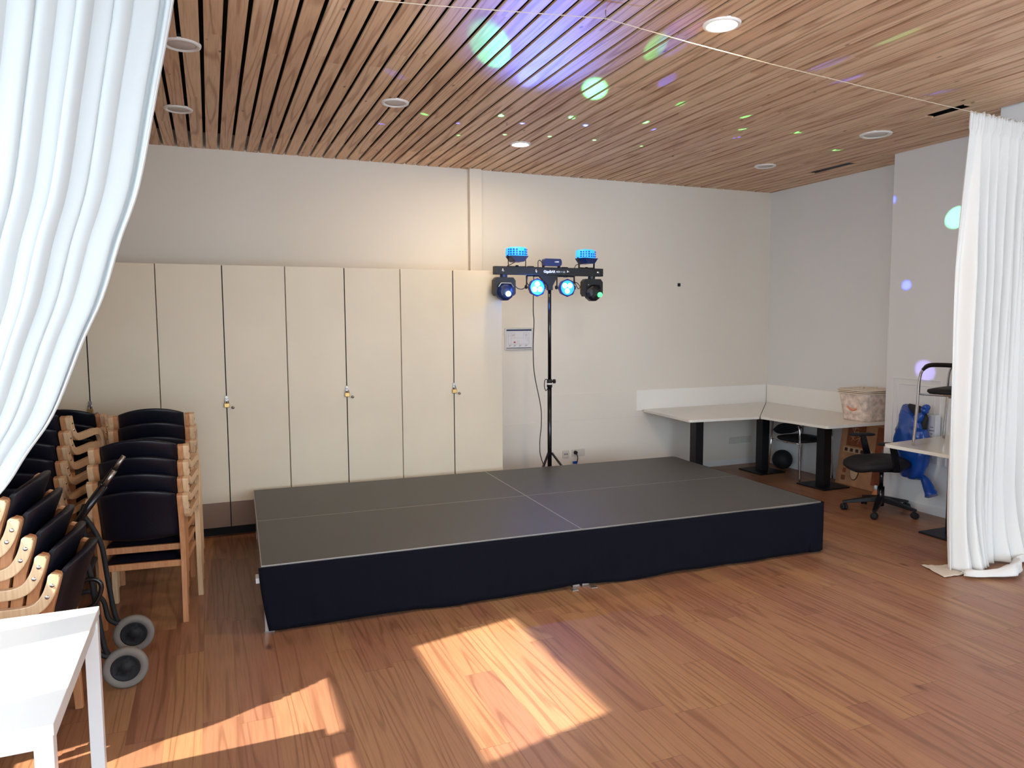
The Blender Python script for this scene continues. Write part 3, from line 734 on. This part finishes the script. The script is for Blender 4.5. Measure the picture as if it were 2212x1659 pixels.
def socket(x, z, n, label, y=YB-.0062):
    t = thing('wall_socket', label, 'socket', (x, y, z), 0, 'sockets low on the back wall')
    w_ = .04
    B().box((-w_*n, -.010, -.04), (w_*n, 0, .04), .003).obj('cover_plate', M['socket'], t)
    for i in range(n):
        cx_ = (-w_*(n-1))+2*w_*i
        B().lathe([(.024, 0), (.022, .003), (.02, -.002), (.0, -.003)], T(cx_, -.0102, 0) @ RX(90), 24).obj('socket_well', M['grille'], t)
    return t
t = thing('network_socket', 'small cream data socket on the back wall, left of the plugged socket', 'socket', (3.57, YB-.0062, .30))
B().box((-.04, -.01, -.04), (.04, 0, .04), .003).obj('cover_plate', M['socket'], t)
b = B(); b.box((-.022, -.0115, -.008), (-.004, -.01, .008)); b.box((.004, -.0115, -.008), (.022, -.01, .008)); b.obj('data_ports', M['ink'], t)
socket(3.725, .305, 2, 'double cream socket with a black plug in it above the stage edge')
socket(5.862, .30, 2, 'cream data and power socket under the far desk, left one')
socket(6.035, .302, 2, 'cream double power socket under the far desk, right one')
t = thing('power_plug', 'black plug with blue tag in the socket behind the stage', 'plug', (3.684, YB-.018, .31))
B().lathe([(0, .036), (.012, .036), (.02, .02), (.022, 0), (0, 0)], RX(90), 20).obj('plug_body', M['blackm'], t)
B().tube(spline([(0, -.03, -.005), (.012, -.035, -.05), (.008, -.03, -.1), (-.005, -.03, -.16), (.0, -.03, -.305)], 6), .005, 8).obj('plug_cord', M['blackm'], t)
B().box((-.045, -.04, -.118), (.005, -.022, -.09), .003).obj('blue_tag', M['blueb'], t, label='blue tag')
o = B().box((5.012, YB-.012, 2.148), (5.046, YB, 2.186), .003, None).obj('wall_hook', M['blackm']); tag(o, 'tiny black square fixture alone on the white back wall', 'wall fixture')

# ------------------------------------------------------------------ light stand
BX, BY = 2.972, 6.27; zb = 2.221; KB = .977
t = thing('light_stand', 'black tripod stand holding the party light bar behind the stage', 'light stand', (BX, BY, 0))
B().cyl((0, 0, .12), (0, 0, 1.19), .0205).obj('lower_tube', M['blackgl'], t)
B().cyl((0, 0, 1.19), (0, 0, 2.17), .0165).obj('upper_tube', M['blackgl'], t)
b = B(); b.cyl((0, 0, 1.13), (0, 0, 1.205), .026); q = b.obj('clamp_collar', M['blackm'], t)
B().cyl((0, 0, 1.155), (0, 0, 1.17), .0268).obj('collar_label', M['whitelam'], q)
B().tube([(.02, 0, 1.185), (.04, 0, 1.185)], .007, 8).cyl((.04, 0, 1.185), (.058, 0, 1.185), .02).obj('clamp_knob', M['blackm'], t)
B().tube(spline([(-.02, 0, 1.2), (-.045, 0, 1.205), (-.055, 0, 1.15), (-.04, 0, 1.1), (-.02, 0, 1.12)], 5), .004, 8).obj('safety_pin_strap', M['blackm'], t)
for k in range(3):
    a = R(90+120*k); dx, dy = math.cos(a), math.sin(a)
    q = B().tube([(.025*dx, .025*dy, .5), (.36*dx, .36*dy, .02)] if k == 0 else [(.02*dx, .02*dy, .5), (.2*dx, .2*dy, .26), (.36*dx, .18*dy, .02)], .011, 10).obj('leg', M['black'], t)
    B().cyl((.36*dx, (.36 if k == 0 else .18)*dy, 0), (.36*dx, (.36 if k == 0 else .18)*dy, .03), .016).obj('rubber_foot', M['blackm'], q)
    B().tube([(.02*dx, .02*dy, .16), (.18*dx, (.18 if k == 0 else .16)*dy, .26)], .006, 8).obj('brace', M['black'], t)
# ------------------------------------------------------------------ light bar
t = thing('party_light_bar', 'black bar of blue and green party lights on top of the tall stand', 'stage light', (BX, BY, zb))
t.scale = (KB, KB, KB)
bar = B().box((-.573, -.03, -.038), (.573, .03, .038), .003).obj('crossbar', M['black'], t)
B().text('GigaBAR', .034, T(-.015, -.0308, -.004) @ RX(90), .0006, bold=.0008).text('HEX + LS', .024, T(.105, -.0308, -.004) @ RX(90), .0006).obj('lettering', M['white'], bar)
for x in (-.492, -.148, .188, .516):
    B().lathe([(0, .006), (.006, .006), (.009, .003), (.016, .002), (.016, 0)], T(x, -.03, 0) @ RX(90), 20).obj('screw_cap', M['chrome'], bar)
B().prism([(-.12, 0), (.08, 0), (.022, -.1), (.022, -.14), (-.022, -.14), (-.022, -.1)], T(.0, -.028, -.038) @ RX(90) @ T(0, 0, -.05), .05).obj('mount_plate', M['black'], t)
for x in (-.2, .16): B().box((x-.03, -.02, .038), (x+.03, .02, .046), .003).obj('top_lug', M['black'], t)
def yoke(b, x0, wd, z0, z1, r=.005, y=0):
    b.tube(spline([(x0-wd, y, z1), (x0-wd, y, z0+.012*(1 if z1 > z0 else -1)), (x0-wd+.012, y, z0), (x0+wd-.012, y, z0), (x0+wd, y, z0+.012*(1 if z1 > z0 else -1)), (x0+wd, y, z1)], 4), r, 8)
def derby(x, rot, mat):
    d = thing('derby_light', '', '', (x, 0, .04)); d.parent = t
    for k in ('label', 'category'): del d[k]
    return d
def derbypart(x, rot, heavy):
    Mx = T(x, 0, .135) @ RZ(rot)
    b = B(); prof = [(-.085, .0), (-.045, -.055), (.045, -.055), (.085, 0)]
    b.prism([(-.09, 0), (-.045, -.052), (.045, -.052), (.09, 0)], Mx @ RX(90) @ T(0, 0, -.07), .14)
    body = b.obj('derby_light', M['bluelit'], t)
    b = B(); n = 20
    def shell(i, z, r): a = PI + i*PI/n; return Vector((r*math.cos(a)*1.0, r*.75*math.sin(a), z))
    rings = [[shell(i, z, r) for i in range(n+1)] + [Vector((r, .05, z)), Vector((-r, .05, z))] for z, r in ((.0, .092), (.006, .096), (.07, .094), (.082, .08), (.088, .03))]
    b.rings(rings); b._xf(list(b.bm.verts), Mx); b.obj('lens_dome', M['ledblue'], body)
    b = B()
    for r_ in range(3):
        for i in range(9):
            a = PI + (i+1)*PI/10
            if (i in (4, 5) and r_ == 2): continue
            cx_, cy_ = .0965*math.cos(a), .0965*.75*math.sin(a)
            b.box((-.0075, -.003, -.007), (.0075, .001, .007), .001, Mx @ T(cx_, cy_, .016+.022*r_) @ RZ(math.degrees(a)+90))
    b.obj('lens_grid', flat('blue_lens_cell_%d' % heavy, '#0B3CC0', .2), body)
    b = B(); yoke(b, x, .088 if not heavy else .082, .04, .135, .0045 if not heavy else .009); b.cyl((x, 0, .038), (x, 0, .052), .02, .012); b.cyl((x-.1, 0, .13), (x-.088, 0, .13), .017)
    b.obj('yoke_bracket', M['blackm'], body)
derbypart(-.338, 0, 0); derbypart(.402, 14, 1)
# laser box
ls = B().prism([(-.09, .008), (-.08, 0), (.075, 0), (.09, .012), (.09, .05), (.078, .068), (-.08, .068), (-.09, .058)], T(.022, .03, .052) @ RX(90), .07).obj('laser_box', M['bluelit'], t)
B().text('LASER', .017, T(.06, -.0408, .09) @ RX(90), .0005, bold=.0004).obj('laser_label', M['white'], ls)
B().cyl((.108, 0, .085), (.125, 0, .085), .017).box((-.07, -.02, .038), (-.06, .02, .055)).box((.095, -.02, .038), (.108, .02, .055)).obj('laser_knob', M['blackm'], ls)
# pars
def par(x, pts, heavy):
    b = B(); Mx = T(x, -.01, -.155) @ RX(90)
    b.lathe([(0, -.07), (.05, -.065), (.07, -.03), (.085, .02), (.087, .045), (.078, .05), (.074, .042), (0, .04)], Mx @ T(0, 0, -.01), 8)
    for f in b.bm.faces: f.smooth = False
    body = b.obj('par_light', M['bluelit'], t)
    b = B(); b.lathe([(0, .034), (.07, .034)], Mx, 32); b.obj('face_plate', M['ledblue'], body)
    for px_, pz_ in pts:
        B().lathe([(0, .046), (.014, .044), (.024, .036), (.024, .033)], Mx @ T(px_, pz_, 0), 24).obj('led', M['led'], body)
    b = B(); yoke(b, x, .092, -.045, -.15, .0065); b.cyl((x, 0, -.052), (x, 0, -.038), .022); b.cyl((x+.09, 0, -.15), (x+.105, 0, -.15), .018); b.cyl((x-.105, 0, -.15), (x-.09, 0, -.15), .018); b.obj('yoke_bracket', M['blackm'], body)
par(-.148, [(0, .032), (-.029, -.018), (.029, -.018)], 0)
par(.172, [(-.029, .02), (.027, .02), (-.002, -.03)], 1)
# moving heads
def mover(x, lx, lz, mat, lit, txt):
    b = B(); Mx = T(x, 0, -.175) @ RX(90)
    pts = [(-.105, .085), (-.08, .11), (.085, .11), (.108, .08), (.108, -.04), (.09, -.06), (-.09, -.06), (-.108, -.03)]
    b.prism(pts, Mx @ T(0, 0, -.035), .07); body = b.obj('moving_head', M['black'], t)
    b = B(); b.lathe([(0, .0), (.085, .0), (.083, .05), (.06, .075), (.035, .085), (0, .086)], Mx @ T(0, -.025, .0), 10)
    b.cyl((x, 0, -.062), (x, 0, -.038), .035)
    for f in b.bm.faces: f.smooth = False
    b.obj('head_body', M['bluelit'] if lit else M['black'], body)
    B().lathe([(0, .108), (.015, .106), (.024, .098), (.024, .07)], Mx @ T(lx, lz, 0), 24).obj('lens', mat, body)
    b = B(); b.strip([Mx @ Vector(p) for p in ((-.075, .02, .055), (-.05, .055, .06), (.05, .055, .06), (.075, .02, .055))], (0, 1, 0), .012, .008); b.obj('head_trim', M['steel'] if lit else M['blackm'], body)
    return body
mover(-.475, .01, -.045, M['led'], True, 0); mb = mover(.458, .045, -.045, M['ledgreen'], False, 1)
B().box((.40, -.037, -.125), (.43, -.035, -.118)).box((.435, -.0365, -.124), (.47, -.035, -.119)).obj('maker_label', M['cardl'], mb)
b = B()
b.tube(spline([(-.37, 0, -.13), (-.33, .0, -.165), (-.28, 0, -.17), (-.245, 0, -.13), (-.245, 0, -.05)], 6), .0038, 8)
b.tube(spline([(-.23, 0, -.04), (-.235, 0, -.11), (-.2, 0, -.14), (-.17, 0, -.1), (-.165, 0, -.04)], 6), .0038, 8)
b.tube(spline([(.27, 0, -.04), (.275, 0, -.1), (.31, 0, -.16), (.33, 0, -.14), (.29, 0, -.1), (.255, 0, -.12)], 6), .0038, 8)
b.tube(spline([(-.44, 0, .042), (-.41, 0, .055), (-.36, 0, .08)], 6), .0035, 8)
b.tube(spline([(.27, 0, .04), (.29, 0, .07), (.34, 0, .08), (.38, 0, .09)], 6), .0035, 8)
b.tube(spline([(-.12, 0, .038), (-.12, 0, .09), (-.1, 0, .105), (-.08, 0, .085), (-.06, 0, .08)], 6), .004, 8)
b.obj('wiring', M['blackm'], t)
# hanging cable
pts = [(2.873, 6.42, 2.06), (2.88, 6.44, 1.85), (2.888, 6.44, 1.75), (2.878, 6.44, 1.5), (2.895, 6.45, 1.25), (2.965, 6.46, .93), (2.972, 6.46, .75), (2.955, 6.46, .55), (2.99, 6.48, .38), (3.2, 6.6, .02), (3.5, 6.9, .006)]
o = B().tube(spline(pts, 8), .0045, 8).obj('power_cable', M['blackm']); tag(o, 'thin black cable hanging down beside the light stand', 'cable')

# ------------------------------------------------------------------ curtains and wire
wire = [(-1.7, 3.19, 3.16), (-.08, 3.545, 3.205), (1.0, 3.42, 3.225), (1.873, 3.3, 3.249), (2.4, 3.325, 3.212), (2.95, 3.355, 3.185), (3.7, 3.39, 3.155), (4.745, 3.45, 3.128), (5.45, 3.5, 3.12)]
o = B().tube(wire, .0025, 8).obj('curtain_wire', M['wire']); tag(o, 'thin pale wire strung under the boarded ceiling between the curtains', 'wire')
o = B().tube([(1.873, 3.3, C-.0), (1.873, 3.3, C-.022), (1.880, 3.3, C-.035), (1.878, 3.3, C-.046), (1.868, 3.3, C-.044), (1.866, 3.3, C-.036)], .0022, 8).obj('wire_hook', M['steel']); tag(o, 'small metal hook holding the wire to the ceiling', 'hook')
# left curtain: gathered on the wire, swept down to the left
def onplane(x, z, y0, f): return (x*f/y0, f, H+(z-H)*f/y0)
epts = []
for x, y0, z in [(-.075, 3.26, 3.155), (-.077, 3.25, 3.03), (-.151, 3.20, 2.64), (-.224, 3.17, 2.28), (-.296, 3.15, 2.066), (-.359, 3.12, 1.856), (-.432, 3.10, 1.685), (-.53, 3.08, 1.434), (-.619, 3.06, 1.291), (-.706, 3.04, 1.155)]:
    fy = 3.17+.232*(x*1.08+1.7) - (.10 if z < 1.2 else .04 if z < 1.3 else 0)
    epts.append(onplane(x, z, y0, fy))
edge = spline(epts+[(-.90, 3.2, 1.00), (-1.02, 3.12, .9), (-1.1, 3.1, .78), (-1.02, 3.08, .5), (-.92, 3.1, .25), (-.80, 3.2, .012)], 6)
left = spline([(-1.64, 3.19, 3.15), (-1.64, 3.19, 2.9), (-1.64, 3.18, 2.5), (-1.64, 3.18, 2.2), (-1.64, 3.18, 2.0), (-1.63, 3.18, 1.8), (-1.62, 3.17, 1.62), (-1.6, 3.16, 1.45), (-1.57, 3.15, 1.3), (-1.53, 3.14, 1.18), (-1.48, 3.13, 1.05), (-1.42, 3.12, .92), (-1.36, 3.1, .8), (-1.4, 3.08, .5), (-1.45, 3.08, .25), (-1.5, 3.08, .012)], 6)
NL = len(edge)-1
def lc(u, v):
    f = v*NL; i = min(int(f), NL-1); k = f-i
    e = edge[i].lerp(edge[i+1], k); l = left[i].lerp(left[i+1], k)
    uu = u + .008*math.sin(u*9)
    p = l.lerp(e, max(0, min(1, uu)))
    wdt = (e-l).length; am = .008+.013*wdt/1.6; am *= .6+.9*abs(noise.noise(Vector((u*17, v*.7, 11))))*1.6
    ph = u*2*PI*21 + 7*noise.noise(Vector((u*4, v*.5, 0)))
    d = am*math.sin(ph)+.5*am*math.sin(ph*1.47+1.2*v+1)+.012*noise.noise(Vector((u*5, v*2, 4)))
    if u > .97: d *= (1-u)/.03
    d += .006*noise.noise(Vector((u*14, v*5, 2)))*min(1, v*5)
    return p + Vector((.02*math.cos(ph)*(1 if u < .97 else 0), d, .0))
o = B().grid(lc, 300, 110).obj('curtain', M['curtain'], solid=.0015, recalc=False); tag(o, 'sheer white curtain swept down to the left in front of the chairs', 'curtain', 'white curtains on the wire')
# hem tape of the free edge
hem = [edge[i]+Vector((-.006, -.008, 0)) for i in range(len(edge))]
B().tube(hem, .0035, 6).obj('hem', M['curtain2'], o)
# right curtain
def rc(u, v):
    # u from left free edge to right; v top to bottom
    zt = 3.132-.012*u; x0 = 4.742 - .06*math.sin(min(1, v/.35)*PI/2)*(1 if v < 1 else 1) - .0*v; z = zt*(1-v)+.012*v
    x = x0 + u*.95 + (.05*v if u < .1 else .05*v); y = 3.452+.06*u
    bx = -.02*v; by = .0
    ph = u*2*PI*8.5+3.4*noise.noise(Vector((u*3.2, v*1.1, 7)))
    am = .008+.035*min(1, v*3); 
    y += by+am*math.sin(ph)+.4*am*math.sin(ph*2.1+3*v)
    x += bx+.012*math.cos(ph)*min(1, v*4)
    if v < .04:
        y += .010*math.sin(u*240); z += .008*math.sin(u*170)*(1-v/.04)+.006*noise.noise(Vector((u*60, 0, 0)))
    if v > .80:
        k = (v-.80)/.20; y -= .12*k*k*(.4+.6*math.sin(u*7)**2); z = max(z, .02)
        x -= .05*k*k*(1-u)
    return Vector((x, y, z))
o = B().grid(rc, 220, 120).obj('curtain', M['curtain2'], solid=.0018, recalc=False); tag(o, 'heavy white curtain hanging straight at the right edge, pooling on the floor', 'curtain', 'white curtains on the wire')
def flap(u, v):
    a = Vector((4.64, 3.60, 0)); b_ = Vector((4.56, 3.36, 0)); c = Vector((4.78, 3.36, 0)); d = Vector((4.80, 3.50, 0))
    p = (a.lerp(d, u)).lerp(b_.lerp(c, u), v); q = abs(u-.5)*2
    p.z = .006+.030*max(0, u-.55)**1.2+.008*abs(noise.noise(Vector((u*4, v*4, 0)))); p.y += .03*u*math.sin(v*5); return p
B().grid(flap, 24, 18).obj('hem_flap', cloth('cream_hem', '#DDD3C4', .1), o, solid=.002, label='cream underside of the hem lying on the floor')
def fold(u, v):
    a = v*PI*.92; r_ = .028+.04*math.sin(u*PI)**.7*(1-.4*math.sin(u*13))+.02*noise.noise(Vector((u*12, 0, 3)))
    x = 4.70+.95*u; yb = 3.36-.10*math.sin(min(1, u*1.6)*PI)+.06*u
    n = noise.noise(Vector((u*9, v*4, 2)))*.025
    return Vector((x+.02*math.cos(a)+n, yb-r_*2.0*math.sin(a*.5)*(1-.2*u)+r_*.2-.02*math.sin(u*9)*v, max(.004, .006+r_*1.1*math.sin(a)+n*.7)))
B().grid(fold, 90, 24).obj('floor_fold', M['curtain2'], o, solid=.002)

# ------------------------------------------------------------------ lights
sc = bpy.context.scene
wd = bpy.data.worlds.new('World'); sc.world = wd; wd.use_nodes = True
bg = wd.node_tree.nodes['Background']; bg.inputs[0].default_value = (.69, .85, 1.0, 1); bg.inputs[1].default_value = 9.0
sun = bpy.data.lights.new('sun', 'SUN'); sun.energy = 16.5; sun.color = (1, .93, .80); sun.angle = R(.6)
so = bpy.data.objects.new('sun', sun); COL.objects.link(so)
d = Vector((1, .232, 0)).normalized(); d = Vector((d.x, d.y, -.9)).normalized()
so.rotation_euler = d.to_track_quat('-Z', 'Y').to_euler()
def portal(c, rot, sx, sy):
    l = bpy.data.lights.new('window_portal', 'AREA'); l.shape = 'RECTANGLE'; l.size = sx; l.size_y = sy; l.cycles.is_portal = True
    o = bpy.data.objects.new('window_portal', l); COL.objects.link(o); o.location = c; o.rotation_euler = rot
for y0, y1, z0, z1 in wins: portal((XL-.25, (y0+y1)/2, (z0+z1)/2), (0, R(-90), 0), z1-z0, y1-y0)
for x0, x1, z0, z1 in fw: portal(((x0+x1)/2, YF-.25, (z0+z1)/2), (R(90), 0, 0), x1-x0, z1-z0)

def spot(o, tgt, ang, col, e, blend=.5, size=.01):
    l = bpy.data.lights.new('beam', 'SPOT'); l.energy = e; l.color = col; l.spot_size = R(ang); l.spot_blend = blend; l.shadow_soft_size = size
    ob = bpy.data.objects.new('beam', l); COL.objects.link(ob); ob.location = o
    ob.rotation_euler = (Vector(tgt)-Vector(o)).to_track_quat('-Z', 'Y').to_euler()
def bp(u, v, z=None, x=None, y=None):
    dr = F + R2*((u-1106)/1578.84) + U2*((829.5-v)/1578.84); o_ = Vector((0, 0, H))
    if z is not None: return o_+dr*((z-H)/dr.z)
    if x is not None: return o_+dr*(x/dr.x)
    return o_+dr*(y/dr.y)
G = (.12, 1, .3); BL = (.05, .09, 1)
dA = Vector((BX-.338, BY-.12, zb+.27)); dB = Vector((BX+.402, BY-.12, zb+.27)); PA = Vector((BX-.148, BY-.12, zb-.16)); MHA = Vector((BX-.47, BY-.13, zb-.22)); MHB = Vector((BX+.5, BY-.13, zb-.22))
for (u, v, a, c, e) in [(1060, 105, 5.5, G, 45), (1285, 195, 5., G, 60), (1140, 168, 4.2, BL, 40), (853, 160, 2.2, BL, 60), (1415, 104, 2.6, G, 60), (1465, 78, 4., BL, 60), (1440, 174, 2.6, BL, 70),
                        (917, 247, 1.5, G, 70), (1081, 249, 1.8, G, 110), (1235, 254, 1.6, G, 110), (1265, 271, 1.6, BL, 160), (1128, 267, 1.5, BL, 180), (988, 266, 1.3, BL, 160), (823, 268, 1.3, BL, 80), (990, 292, 1.3, G, 60),
                        (1090, 291, 1.5, G, 110), (1187, 295, 1.5, G, 110), (1284, 303, 1.5, G, 110), (1385, 316, 1.2, G, 90), (1395, 264, 1.7, G, 110), (1413, 280, 1.5, BL, 140), (1470, 225, 1.7, G, 90)]:
    spot(dA if u < 1200 else dB, bp(u, v, z=C), a, c, e*(5 if v < 200 else 9))
for (u, v, a, c, e) in [(1612, 252, 1.5, G, 130), (1604, 279, 1.3, G, 130), (1590, 298, 1.2, BL, 170), (1720, 287, 1.1, G, 170), (1805, 325, 1., G, 160), (1785, 140, 2., BL, 110), (1828, 173, 1.6, BL, 150), (2030, 200, 1.2, BL, 120), (1935, 82, 1.4, G, 70)]:
    spot(dB, bp(u, v, z=C), a, c, e*9)
# spots on the projecting wall
spot(MHB, bp(2066, 470, x=XS), 3.4, (.15, 1, .45), 1300, .15)
spot(MHB, bp(1958, 616, x=XS), 2.2, BL, 1300, .8)
spot(MHB, bp(1929, 432, x=XS), 1.6, BL, 1200, .8)
spot(MHB, bp(1998, 800, x=XS), 4., (.35, .3, 1), 420, .6)
spot(dB, bp(2118, 480, y=3.47), 3., BL, 350, 1)
# blue wash from the brightest lamp
spot(PA+Vector((0, -.03, -.02)), bp(1190, 50, z=C), 27, (.10, .2, 1), 400, 1, .03)
spot(PA+Vector((0, -.03, 0)), (BX-.2, BY-1.4, .39), 70, (.1, .2, 1), 30, 1, .03)
l = bpy.data.lights.new('lamp_glow', 'POINT'); l.energy = 6; l.color = (.08, .25, 1); l.shadow_soft_size = .04
ob = bpy.data.objects.new('lamp_glow', l); COL.objects.link(ob); ob.location = (BX-.148, BY-.13, zb-.155)
# lit downlights: warm light under the two burning lamps
for x, y, e in ((2.552, 5.968, 20), (2.52, 3.225, 30)):
    l = bpy.data.lights.new('downlight', 'AREA'); l.shape = 'DISK'; l.size = .14; l.energy = e; l.color = (1, .78, .52)
    ob = bpy.data.objects.new('downlight', l); COL.objects.link(ob); ob.location = (x, y, C-.02)

vs = sc.view_settings; vs.view_transform = 'Standard'; vs.look = 'None'; vs.gamma = 1; vs.exposure = 0; vs.use_curve_mapping = False
sc.cycles.max_bounces = 10; sc.cycles.diffuse_bounces = 6
